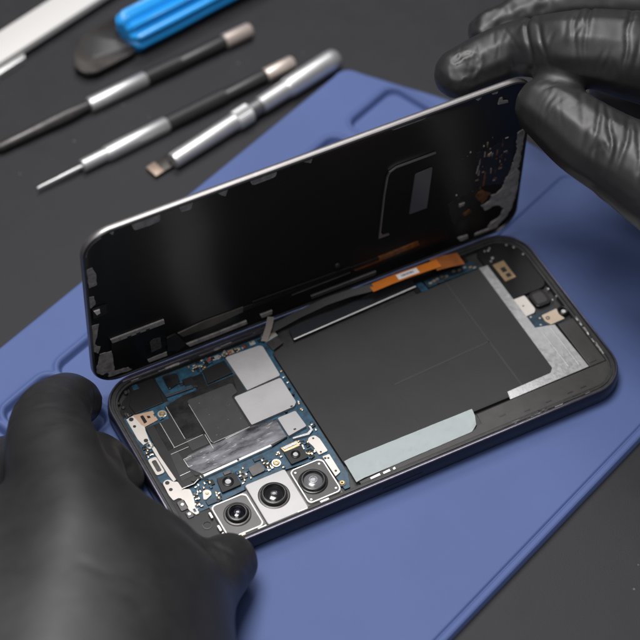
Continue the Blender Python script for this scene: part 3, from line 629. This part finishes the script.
# bracket frame and grey window in it
bm = new()
ribbon(bm, [(102.4, 21.2, -.1), (103.2, 42, -.1), (103.9, 50.0, -.1), (104.6, 51.8, -.1), (107.0, 53.0, -.1), (121.2, 53.0, -.1)], (0, 0, 1), .55, .6); fr = obj('window_bracket', bm, M['lidmetal'], lid, local=True)
lp('bracket_foot', M['lidmetal'], [(102.2, 22), (103.2, 22.2), (103.6, 21.2), (106.1, 20.7), (106.1, 20.1), (102.2, 20.1)], .0, .08, parent=fr)
lp('grey_window', M['window'], [(114.3, 44.8), (115.0, 45.3), (120.6, 45.6), (119.8, 26.5), (113.3, 26.6)], -.1, .06, r=.4)
# right-hand side: tabs, torn adhesive and bits of copper
lp('clip_tab', M['residue'], [(133.8, 71.0), (136.4, 71.0), (136.3, 70.0), (135.2, 69.4)], .05, .1)
lp('clip_tab', M['residue'], [(139.6, 71.2), (142.4, 71.2), (142.2, 69.6), (140.5, 69.8)], .05, .1)
lp('clip_tab', M['residue'], [(143.0, 64.2), (146.8, 63.5), (146.6, 64.4), (144.6, 65.2), (144.4, 66.8), (143.4, 66.8)], .05, .05)
lp('adhesive_patch', M['residue'], [(152.1, 46.8), (154.8, 47.6), (155.0, 41.0), (154.6, 35.6), (154.6, 29.7), (152.7, 27.5), (152.3, 24.7), (150.4, 25.9), (151.9, 32.4), (152.9, 37.1)], jg=.3, sd_=21)
lp('adhesive_patch', M['residue'], [(154.9, 27.9), (153.1, 29.1), (149.8, 26.2), (149.0, 22.1), (146.7, 20.1), (144.9, 20.2), (144.5, 17.4), (141.0, 16.8), (143.0, 13.5), (146.6, 14.5), (149.2, 12.8), (150.6, 10.6), (149.6, 7.2), (146.1, 5.8), (145.0, 4.0), (148.8, 3.2), (152.0, 6.2), (153.9, 10.4), (154.9, 18.3)], -.1, jg=.3, sd_=22)
lp('copper_flex', M['copper'], [(138.8, 22.4), (140.3, 25.4), (144.6, 21.4), (141.5, 17.6)], -.25, jg=.4, sd_=23)
lp('copper_flex', M['copper'], [(140.8, 26.6), (141.5, 26.6), (141.6, 33.2), (141.0, 33.2)], -.25, jg=.1, sd_=24)
lp('copper_flex', M['gold'], [(140.9, 41.0), (143.0, 42.2), (142.3, 40.2)], -.2, jg=.15, sd_=25)
lp('copper_flex', M['copper'], [(134.1, 16.3), (136.7, 17.3), (137.5, 15.8), (135.1, 14.7)], -.2, jg=.2, sd_=26)
lp('flex_board', M['tray'], [(137.2, 44), (151, 45.5), (151.5, 30), (148.4, 24), (138, 28)], -.38, jg=.2, sd_=27)
lp('flex_board', M['tray'], [(128, 24), (137.6, 26), (138.2, 14), (131, 12)], -.38, jg=.2, sd_=28)
lp('metal_tab', M['residue'], [(132.3, 22.0), (134.4, 22.0), (134.2, 20.8), (132.4, 20.6)], .1)
lp('metal_tab', M['residue'], [(133.1, 4.6), (137.1, 4.2), (137.2, 2.6), (134.2, 2.5)], .15, jg=.15, sd_=29)
bm = new(); ribbon(bm, [(137.8, 35.0, -.2), (138.3, 38.6, -.2)], (0, 0, 1), .3, .4); obj('metal_tab', bm, M['solder'], lid, local=True)
for x, z, m in ((139.6, 46.4, 'solder'), (134.7, 45.8, 'solder'), (133.6, 44.5, 'gunmetal'), (131.6, 44.3, 'gunmetal'), (142.6, 49.0, 'gunmetal'), (142.2, 44, 'gold'), (131, 27, 'solder'), (145, 38, 'copper'), (147.4, 34, 'copper'), (149, 39, 'copper'), (146, 28, 'copper'), (140, 36.5, 'copper')):
    lp('solder_speck', M[m], [(x-.28, z-.25), (x+.28, z-.2), (x+.2, z+.28), (x-.25, z+.2)], -.15, .04)
rg = random.Random(17)
for k in range(34):
    x = rg.choice((138.6, 140.2, 141.0, 143.4, 145.2, 146.8, 148.4))+rg.uniform(-.25, .25); z = rg.uniform(19, 47) if x < 146 else rg.uniform(30, 47)
    a, b = (rg.uniform(.15, .3), rg.uniform(.4, 1.3)) if k % 3 else (rg.uniform(.3, .7), rg.uniform(.15, .3))
    lp('solder_speck', M[rg.choice(('copper', 'copper', 'gold', 'gunmetal', 'residue'))], [(x-a, z-b), (x+a, z-b), (x+a, z+b), (x-a, z+b)], -.2, .03)
for k in range(10):
    x = 140+k*.9; lp('torn_scrap', M['residue'], [(x, 3.0), (x+1.1, 3.4), (x+.9, 2.3), (x+.1, 2.0)], -.1, .04, jg=.15, sd_=60+k)

# ------------------------------------------------------------------ hands: one continuous gloved surface each
def capsule_chain(bm, pts, sub=2):
    for (p, r), (q, s) in zip(pts, pts[1:]):
        p = Vector(p); q = Vector(q); n = max(2, int((q-p).length/(min(r, s)*.16)))
        for k in range(n+1):
            t = k/n; c = p.lerp(q, t); rad = r+(s-r)*t
            bmesh.ops.create_icosphere(bm, subdivisions=sub+(rad > 14), radius=rad, matrix=Matrix.Translation(c))
def spline(pts, n=5):
    """Catmull-Rom through (point, radius) so that fingers bend in curves"""
    P = [(*p, r) for p, r in pts]; P = [P[0]]+P+[P[-1]]; out = []
    for i in range(1, len(P)-2):
        for k in range(n):
            t = k/n; v = []
            for a, b, c, d in zip(P[i-1], P[i], P[i+1], P[i+2]):
                v.append(.5*((2*b)+(-a+c)*t+(2*a-5*b+4*c-d)*t*t+(-a+3*b-3*c+d)*t**3))
            out.append((tuple(v[:3]), v[3]))
    out.append((tuple(P[-2][:3]), P[-2][3]))
    return out
def hand(name, label, chains, voxel, smooth, disp, relax=None):
    bm = new()
    for c in chains: capsule_chain(bm, spline(c))
    me = bpy.data.meshes.new(name+'_base')
    bm.to_mesh(me); bm.free()
    o = bpy.data.objects.new(name, me); col.objects.link(o)
    md = o.modifiers.new('r', 'REMESH'); md.mode = 'VOXEL'; md.voxel_size = voxel
    sm = o.modifiers.new('s', 'SMOOTH'); sm.factor = .5; sm.iterations = smooth
    dg = bpy.context.evaluated_depsgraph_get(); me2 = bpy.data.meshes.new_from_object(o.evaluated_get(dg))
    o.modifiers.clear(); o.data = me2; bpy.data.meshes.remove(me); me2.name = name
    n = len(me2.vertices); co = np.empty(n*3); me2.vertices.foreach_get('co', co); co = co.reshape(-1, 3)
    no = np.empty(n*3); me2.vertices.foreach_get('normal', no); no = no.reshape(-1, 3)
    if relax:                                # even out the broad areas where neighbouring fingers merge
        ne = len(me2.edges); ed = np.empty(ne*2, int); me2.edges.foreach_get('vertices', ed); ed = ed.reshape(-1, 2)
        deg = np.bincount(ed.ravel(), minlength=n)[:, None]; wt = relax(co)[:, None]
        for _ in range(260):
            acc = np.stack([np.bincount(ed[:, 0], co[ed[:, 1], a], n)+np.bincount(ed[:, 1], co[ed[:, 0], a], n) for a in range(3)], 1)
            co = co+.6*wt*(acc/deg-co)
        me2.vertices.foreach_set('co', co.ravel()); me2.update()
        me2.vertices.foreach_get('normal', no.ravel()); no = np.array([v.normal for v in me2.vertices])
    co = co+no*disp(co, no)[:, None]
    me2.vertices.foreach_set('co', (co*S).ravel()); me2.update()
    for p in me2.polygons: p.use_smooth = True
    me2.materials.clear(); me2.materials.append(M['glove'])
    return tag(o, label, 'gloved hand')
def nz(co, s, seed=0.):
    return np.array([noise.noise(Vector((c[0]*s+seed, c[1]*s-seed, c[2]*s+seed*.3))) for c in co])
def fold(co, c, d, w, amp, reach, wob=0., seed=0., side=None):
    """a crease: plane through c, across direction d; only within reach of c"""
    rel = co-np.array(c); d = np.array(d)/np.linalg.norm(d)
    a = rel@d; dist = np.linalg.norm(rel-np.outer(a, d), axis=1)
    m = (np.abs(a) < 5*w+wob) & (dist < reach*1.6)
    out = np.zeros(len(co)); ix = np.where(m)[0]
    if len(ix):
        aa = a[ix]+wob*nz(co[ix], .12, seed)
        f = np.exp(-(aa/w)**2)-.3*np.exp(-((aa-2.3*w)/(1.6*w))**2)-.22*np.exp(-((aa+2.3*w)/(1.6*w))**2)
        g = np.exp(-(dist[ix]/reach)**4)*(.55+.6*nz(co[ix], .09, seed+5))
        out[ix] = -amp*f*g
    return out

def crinkle(co, chain, n, seed, amp=(.12, .34), t0=.0, t1=1.):
    """many short shallow creases scattered over one finger"""
    rnd = random.Random(seed); d = np.zeros(len(co)); pts = spline(chain)
    for k in range(n):
        i = min(len(pts)-2, int((t0+(t1-t0)*rnd.random())*(len(pts)-1)))
        p, r = Vector(pts[i][0]), pts[i][1]; ax = (Vector(pts[i+1][0])-p).normalized()
        rad = Vector((rnd.gauss(-.2, .6), rnd.gauss(-.5, .6), rnd.gauss(.9, .5))); rad = (rad-ax*rad.dot(ax)).normalized()
        dr = ax+Vector((rnd.gauss(0, .45), rnd.gauss(0, .45), rnd.gauss(0, .45)))
        d += fold(co, p+rad*r, dr, rnd.uniform(.35, .7), rnd.uniform(*amp), rnd.uniform(2.5, 7), .9, seed+k)
    return d
# left hand, near the camera
def disp_left(co, no):
    d = .30*nz(co, .045)+.06*nz(co, .15, 3)
    for i, (t, a) in enumerate(((.10, .5), (.32, .75), (.52, .5), (.78, .6))):
        c = np.array((-24.8, 47.1, 30))*(1-t)+np.array((-14.1, 64.1, 15))*t
        d += fold(co, c, (.45, .75, -.45), .9, a, 15, 1.8, 3+i)
    for i, (t, a) in enumerate(((.1, .5), (.35, .35))):
        c = np.array((-26, 44, 32))*(1-t)+np.array((-34, 17, 44))*t
        d += fold(co, c, (.25, .9, -.3), 1.4, a, 15, 3, 9+i)
    d += fold(co, (3.5, -9.5, 15), (.78, .6, -.1), .9, .4, 12, 1.2, 20)
    d += fold(co, (-1.5, -14, 18), (.75, .65, -.1), 1.2, .25, 12, 1.2, 22)
    d += crinkle(co, LHc[0][:4], 26, 100, (.15, .4)) + crinkle(co, LHc[2][:4], 14, 140, (.15, .35)) + crinkle(co, LHc[3][:3], 16, 180, (.12, .32))
    d += fold(co, (-30, -30, 56), (.3, .8, .3), 1.6, .35, 16, 5, 31)
    d += fold(co, (-36, -38, 58), (.4, .8, .3), 1.5, .3, 14, 5, 33)
    return d
def relax_left(co):
    w = np.clip((30-co[:, 1])/22, 0, 1)
    return w*np.clip(np.hypot(co[:, 0]-6, co[:, 1]+9)/16-.6, 0, 1)
LHc = [
    [((-7.8, 69.6, 3.0), 8.3), ((-14.1, 64.1, 13.0), 9.6), ((-24.6, 47.8, 25.0), 13), ((-31.5, 22.5, 33.0), 16), ((-37.2, -0.4, 37.0), 20.5), ((-52.9, -28.6, 36.0), 26), ((-76.3, -63.2, 34.0), 32)],
    [((-32.7, 62.2, -1.0), 7), ((-42.9, 53.5, 8.0), 9), ((-56.3, 34.2, 20.0), 12), ((-63.0, 10.4, 30.0), 18), ((-75.7, -19.2, 34.0), 24), ((-90.5, -49.4, 34.0), 28)],
    [((-6.3, 38.0, -0.5), 7), ((-9.3, 42.7, 4.0), 8), ((-15.9, 39.9, 12.0), 9.6), ((-21.9, 17.2, 22.0), 12.5), ((-26.8, -8.0, 30.0), 18), ((-40.0, -36.0, 32.0), 25), ((-59.7, -63.9, 32.0), 30)],
    [((7.8, -7.7, 5.0), 9.4), ((2.1, -11.4, 8.0), 10.6), ((-7.8, -20.9, 12.0), 12.5), ((-21.4, -37.2, 20.0), 18), ((-44.4, -68.0, 26.0), 26)],
    [((-2.1, -7.2, 9.0), 8.5), ((-7.9, -4.9, 14.0), 10), ((-14.3, -1.4, 22.0), 12.5), ((-20.4, 1.8, 28.0), 14)],
    [((-10.6, -19.0, 14.0), 13), ((-20.8, -19.5, 26.0), 18), ((-33.8, -18.7, 34.0), 22)],
]
LHc.append([((-60, -45, 34), 27), ((-84, -78, 34), 32), ((-118, -122, 40), 31), ((-190, -215, 60), 38)])
hand('gloved_hand', 'black gloved left hand gripping the camera end of the phone, fingertips on its edge', LHc, 1.1, 22, disp_left, relax_left)

# right hand, pinching the top corner of the cover
def tube(co, pts):                           # distance to a finger's surface
    best = np.full(len(co), 1e9)
    for (p, r), (q, s_) in zip(pts, pts[1:]):
        p, q = np.array(p), np.array(q); v = q-p; t = np.clip(((co-p)@v)/(v@v), 0, 1)
        best = np.minimum(best, np.linalg.norm(co-p-t[:, None]*v, axis=1)-(r+(s_-r)*t))
    return best
def relax_right(co):
    return np.clip(np.maximum(1.5-np.maximum(tube(co, RHc[0]), tube(co, RHc[1]))/2.2, (co[:, 0]-192)/14), 0, 1)
def disp_right(co, no):
    d = .22*nz(co, .07, 1)+.07*nz(co, .22, 4)
    dI, dT = tube(co, RHc[0]), tube(co, RHc[1])
    mT = 1/(1+np.exp(np.clip((dT-dI+2.0)/.6, -40, 40))); mI = 1/(1+np.exp(np.clip((dI-dT+2.0)/.6, -40, 40)))
    T0 = np.array((153, 58, 70.5)); T1 = np.array((166.5, 27.5, 66))
    for i, (t, a, w, tw) in enumerate(((.30, .25, .8, .15), (.47, .6, .65, -.1), (.60, .95, .65, .12), (.78, .8, .7, -.08), (.90, .5, .6, .15), (1.04, .95, .7, 0), (1.22, .7, .7, -.15), (1.4, .8, .7, .1))):
        c = T0*(1-t)+T1*t
        d += fold(co, c+np.array((-2, -2.5, 9)), (.80+tw*.5, -.52+tw, -.25), w, a, 12, .7, 40+i)*mT
    for i, (c, dr, w, a) in enumerate((((155.0, 79, 86), (.75, -.45, .3), .7, .95), ((158.0, 77, 88), (.85, -.35, .3), .6, .4), ((166.4, 70, 93), (.75, -.55, .2), .6, .55), ((169.5, 68, 93), (.75, -.6, .2), .65, .8), ((179.6, 60, 94), (.8, -.6, 0), .7, .9), ((183.4, 58, 94), (.72, -.66, 0), .6, .45))):
        d += fold(co, c, dr, w, a, 14, .9, 60+i)*mI
    d += (crinkle(co, RHc[0][:7], 34, 200)*mI + crinkle(co, RHc[1][:5], 36, 260)*mT)
    d += np.clip((co[:, 1]-97)/5, 0, 1)*(.9*nz(co, .16, 21)+.5*nz(co, .34, 23))
    c = np.array((134.6, 81.0, 79.5)); ax = np.array((.86, .2, .3)); ax /= np.linalg.norm(ax)
    nn = np.array((-.15, -.45, .88)); nn /= np.linalg.norm(nn); bx = np.cross(nn, ax); bx /= np.linalg.norm(bx); nn = np.cross(ax, bx)
    rel = co-c; e = np.sqrt(((rel@ax)/5.6)**2+((rel@bx)/4.4)**2); near = (np.abs(rel@nn) < 6)
    ins = near & (e < 1.5)
    ix = np.where(ins)[0]
    rim = np.exp(-((e[ix]-1.02)/.11)**2)*(.6+.4*np.sign(rel[ix]@ax)); inside = 1/(1+np.exp((e[ix]-.95)/.06))
    cr = np.clip(1-np.abs(nz(co[ix], .21, 8))/.16, 0, 1)*.5+.25*nz(co[ix], .3, 2)
    d[ix] += .2*rim+inside*(-.4+.75*cr)
    return d
RHc = [
    [((135.6, 86.2, 69.8), 8.3), ((146.3, 86.3, 71.6), 8.8), ((156.1, 83.1, 75.0), 9.4), ((166.5, 70.4, 81), 12.2), ((175, 64.5, 81.5), 13.4), ((188, 56, 79), 14.8), ((204, 46, 74), 17), ((236, 26, 62), 22)],
    [((152.1, 60.4, 70.4), 10.0), ((154.6, 53.2, 70.0), 11.5), ((158.4, 43.6, 68), 12.8), ((166.5, 27.6, 66), 14.4), ((176, 11, 62), 16), ((198, -4, 60), 20), ((230, 6, 58), 24)],
    [((160, 108, 60), 6.8), ((176, 106, 64), 7.6), ((192, 98, 68), 9), ((215, 76, 74), 13), ((236, 50, 70), 18)],
    [((178, 118, 46), 6.6), ((192, 112, 52), 7.6), ((214, 92, 60), 10), ((240, 66, 62), 16)],
    [((206, 30, 62), 16), ((224, 10, 58), 22)],
    [((190.2, 77.0, 46.0), 8), ((197.7, 71.6, 46.0), 12), ((211.1, 62.6, 48.0), 18), ((225.7, 55.6, 50.0), 24)],
]
RHc.append([((232, 30, 62), 20), ((262, 5, 62), 27), ((330, -30, 68), 28), ((420, -75, 80), 34)])
hand('gloved_hand', 'black gloved right hand pinching the upper corner of the lifted cover between thumb and forefinger', RHc, .7, 9, disp_right, relax_right)

# ------------------------------------------------------------------ tools on the table
def tool(name, label, cat, p0, group=None): return thing(name, label, cat, (p0[0], p0[1], TZ), group)
G = 'precision tools lying on the table'
def seg(root, name, m, a, b, prof, segs=36, lobes=0, amp=0.):
    a = Vector(a); b = Vector(b); Lg = (b-a).length
    bm = new(); lathe(bm, a, b-a, [(s*Lg, r) for s, r in prof], segs, lobes, amp); return obj(name, bm, m, root, angle=40)
def knurl(root, name, m, a, b, r, n=40): return seg(root, name, m, a, b, [(0, r*.9), (.01, r), (.99, r), (1, r*.9)], 60, n, .05)
# 1: black handled driver with bright collar, farthest of the slim drivers
t = tool('screwdriver', 'slim screwdriver with dark steel shaft and one bright collar, beside the blue handle', 'screwdriver', (70, 203), G)
A = Vector((14.6, 195.5, TZ+2.3)); B = Vector((121.9, 210.2, TZ+2.9)); D = (B-A)
def on(x): return A.lerp(B, (x-A.x)/D.x)
seg(t, 'shaft', M['gunmetal'], A, on(52.6), [(0, 1.3), (.02, 1.9), (.5, 2.2), (.75, 2.5), (.9, 2.0), (1, 1.9)])
seg(t, 'tip', M['screw'], A-(D.normalized()*1.3), A, [(0, .5), (.6, 1.1), (1, 1.1)])
seg(t, 'collar', M['steel'], on(52.2), on(76.3), [(0, 2.6), (.02, 2.9), (.98, 2.9), (1, 2.6)])
knurl(t, 'handle', M['rubber'], on(76.2), on(91), 2.9); seg(t, 'handle', M['rubber'], on(90.9), on(110.4), [(0, 2.4), (.02, 2.65), (1, 2.6)])
seg(t, 'end_cap', M['palecap'], on(110.2), B, [(0, 2.6), (.03, 2.9), (.93, 2.9), (1, 2.5)])
# 2: needle driver
t = tool('screwdriver', 'slim screwdriver with thin needle tip, stepped silver collar and black handle', 'screwdriver', (74, 179), G)
A = Vector((19.8, 171.2, TZ+2.2)); B = Vector((128.2, 187.6, TZ+2.7)); D = (B-A)
seg(t, 'shaft', M['steel'], A, on(38.4), [(0, .45), (.1, .6), (.45, .62), (.5, .75), (1, .8)])
seg(t, 'collar', M['satin'], on(37.8), on(47.7), [(0, 2.1), (.03, 2.45), (1, 2.5)]); seg(t, 'collar', M['steel'], on(47.6), on(73.4), [(0, 2.7), (.02, 3.0), (.98, 3.0), (1, 2.7)])
knurl(t, 'handle', M['rubber'], on(73.3), on(98.2), 2.85); seg(t, 'handle', M['rubber'], on(98.1), on(116.2), [(0, 2.2), (.02, 2.45), (1, 2.4)])
seg(t, 'end_cap', M['palecap'], on(116), B, [(0, 2.4), (.03, 2.65), (.93, 2.65), (1, 2.3)])
# 3: flat blade tool, all silver
t = tool('scalpel_handle', 'silver round-ended knife handle with short flat dark blade, lying along the mat edge', 'knife', (105, 170), G)
A = Vector((66.6, 161.0, TZ+3.0)); B = Vector((143.9, 181.6, TZ+4.0)); D = (B-A)
seg(t, 'handle', M['satin'], on(67.2), on(95.6), [(0, 2.7), (.02, 3.0), (.9, 3.2), (1, 3.3)])
knurl(t, 'grip_ring', M['satin'], on(95.4), on(101.8), 3.8, 30)
seg(t, 'neck', mat('dull_steel', (.22, .22, .225), rough=.42, metal=.8), on(101.6), on(107), [(0, 3.1), (1, 3.1)]); seg(t, 'neck', M['satin'], on(106.9), on(119), [(0, 3.3), (1, 3.45)])
seg(t, 'handle_end', M['satin'], on(118.8), B, [(0, 3.6), (.06, 4.0), (.82, 4.1), (.93, 3.8), (.98, 2.8), (1, 1.2)])
bm = new(); prism(bm, [(58.0, 164.0), (59.4, 158.4), (63.2, 159.4), (61.9, 165.1)], TZ+1.0, TZ+1.7, .1); bl = obj('blade_tip', bm, M['tip'], t)
bm = new(); prism(bm, [(61.9, 165.1), (63.2, 159.4), (69.6, 160.6), (68.4, 167.0)], TZ+1.0, TZ+1.75, .1); obj('blade', bm, M['blade'], t)
# blue fluted brush / spatula
t = tool('spatula', 'wide dark flat blade with a fluted bright blue handle', 'spatula', (100, 227), G)
A = Vector((77.2, 224.6, TZ+7.2)); B = Vector((166, 241.5, TZ+7.2)); D = (B-A)
seg(t, 'handle', M['blue'], A, B, [(0, 5.5), (.012, 7.4), (.03, 8.3), (.2, 8.3), (.38, 7.8), (1, 7.2)], 100, 10, .3)
BLADE = [(81.5, 238.8), (64.8, 234.3), (57.9, 227.5), (55.0, 220.0), (57.0, 215.4), (61.2, 214.0), (78.5, 217.7)]
bm = new(); prism(bm, rpoly(BLADE, 1.6), TZ+2.4, TZ+3.9, .5)
obj('blade', bm, M['blade'], t)
bm = new(); prism(bm, rpoly([(79, 232.4), (66.5, 232.2), (62.5, 229), (61.5, 224), (63.5, 221), (79, 221)], 1.5), TZ+3.8, TZ+4.0, .1); obj('blade_step', bm, M['rubber'], t)
# white tool
t = tool('pry_tool', 'flat white plastic pry bar with a thinner lower layer, farthest of the tools', 'pry tool', (50, 245), G)
dv = Vector((24.3, 8.2)).normalized(); pv = Vector((-dv.y, dv.x)); c0 = Vector((36, 241.8))
def q(a, b): p = c0+dv*a+pv*b; return (p.x, p.y)
bm = new(); prism(bm, [q(-60, -6.4), q(8, -6.9), q(90, -6.9), q(90, 6.2), q(-60, 6.2)], TZ+2.6, TZ+5.4, .5); obj('body', bm, M['whiteplastic'], t)
bm = new(); prism(bm, rpoly([q(-60, -9.0), q(2.6, -9.0), q(3.6, -6.4), q(3, 4), q(-60, 4)], .8), TZ, TZ+2.7, .3); obj('lower_layer', bm, M['satin'], t)

# ------------------------------------------------------------------ light
w = bpy.data.worlds.new('World'); scn.world = w; w.use_nodes = True
w.node_tree.nodes['Background'].inputs['Color'].default_value = (.86, .86, 1, 1); w.node_tree.nodes['Background'].inputs['Strength'].default_value = .085
def area(name, loc, tgt, size, power, c=(1, 1, 1), sy=None):
    l = bpy.data.lights.new(name, 'AREA'); l.energy = power; l.color = c; l.size = size*S
    if sy: l.shape = 'RECTANGLE'; l.size_y = sy*S
    o = bpy.data.objects.new(name, l); col.objects.link(o)
    o.location = Vector(loc)*S; o.rotation_euler = (Vector(tgt)-Vector(loc)).to_track_quat('-Z', 'Y').to_euler()
    return o
area('softbox_key', (-20, 170, 1000), (60, 60, 0), 400, 10.2, (1, .985, .97))
area('softbox_back', (320, 600, 880), (40, 60, 0), 320, 3.0, (1, .985, .98))
area('softbox_fill', (-300, -350, 900), (60, 40, 0), 500, 2.4, (1, .99, .98))

# ------------------------------------------------------------------ camera
cd = bpy.data.cameras.new('Camera'); co_ = bpy.data.objects.new('Camera', cd); col.objects.link(co_); scn.camera = co_
Rm = [[0.8880856437545012, -0.4595469293960949, 0.010977660942743744], [-0.34596202916157087, -0.6839235019889811, -0.6423074947449519], [0.30267831725374994, 0.5666262111037121, -0.7663684317315593]]
mw = Matrix(((Rm[0][0], -Rm[1][0], -Rm[2][0], -142.40908*S), (Rm[0][1], -Rm[1][1], -Rm[2][1], -343.75421*S), (Rm[0][2], -Rm[1][2], -Rm[2][2], 555.95505*S), (0, 0, 0, 1)))
co_.matrix_world = mw
cd.sensor_width = 36; cd.lens = 2210.2025/640*36; cd.clip_start = .02; cd.clip_end = 20
cd.dof.use_dof = True; cd.dof.focus_distance = .690; cd.dof.aperture_fstop = 11; cd.dof.aperture_blades = 0

scn.render.engine = 'CYCLES'
scn.view_settings.view_transform = 'Standard'; scn.view_settings.look = 'None'; scn.view_settings.exposure = 0; scn.view_settings.gamma = 1
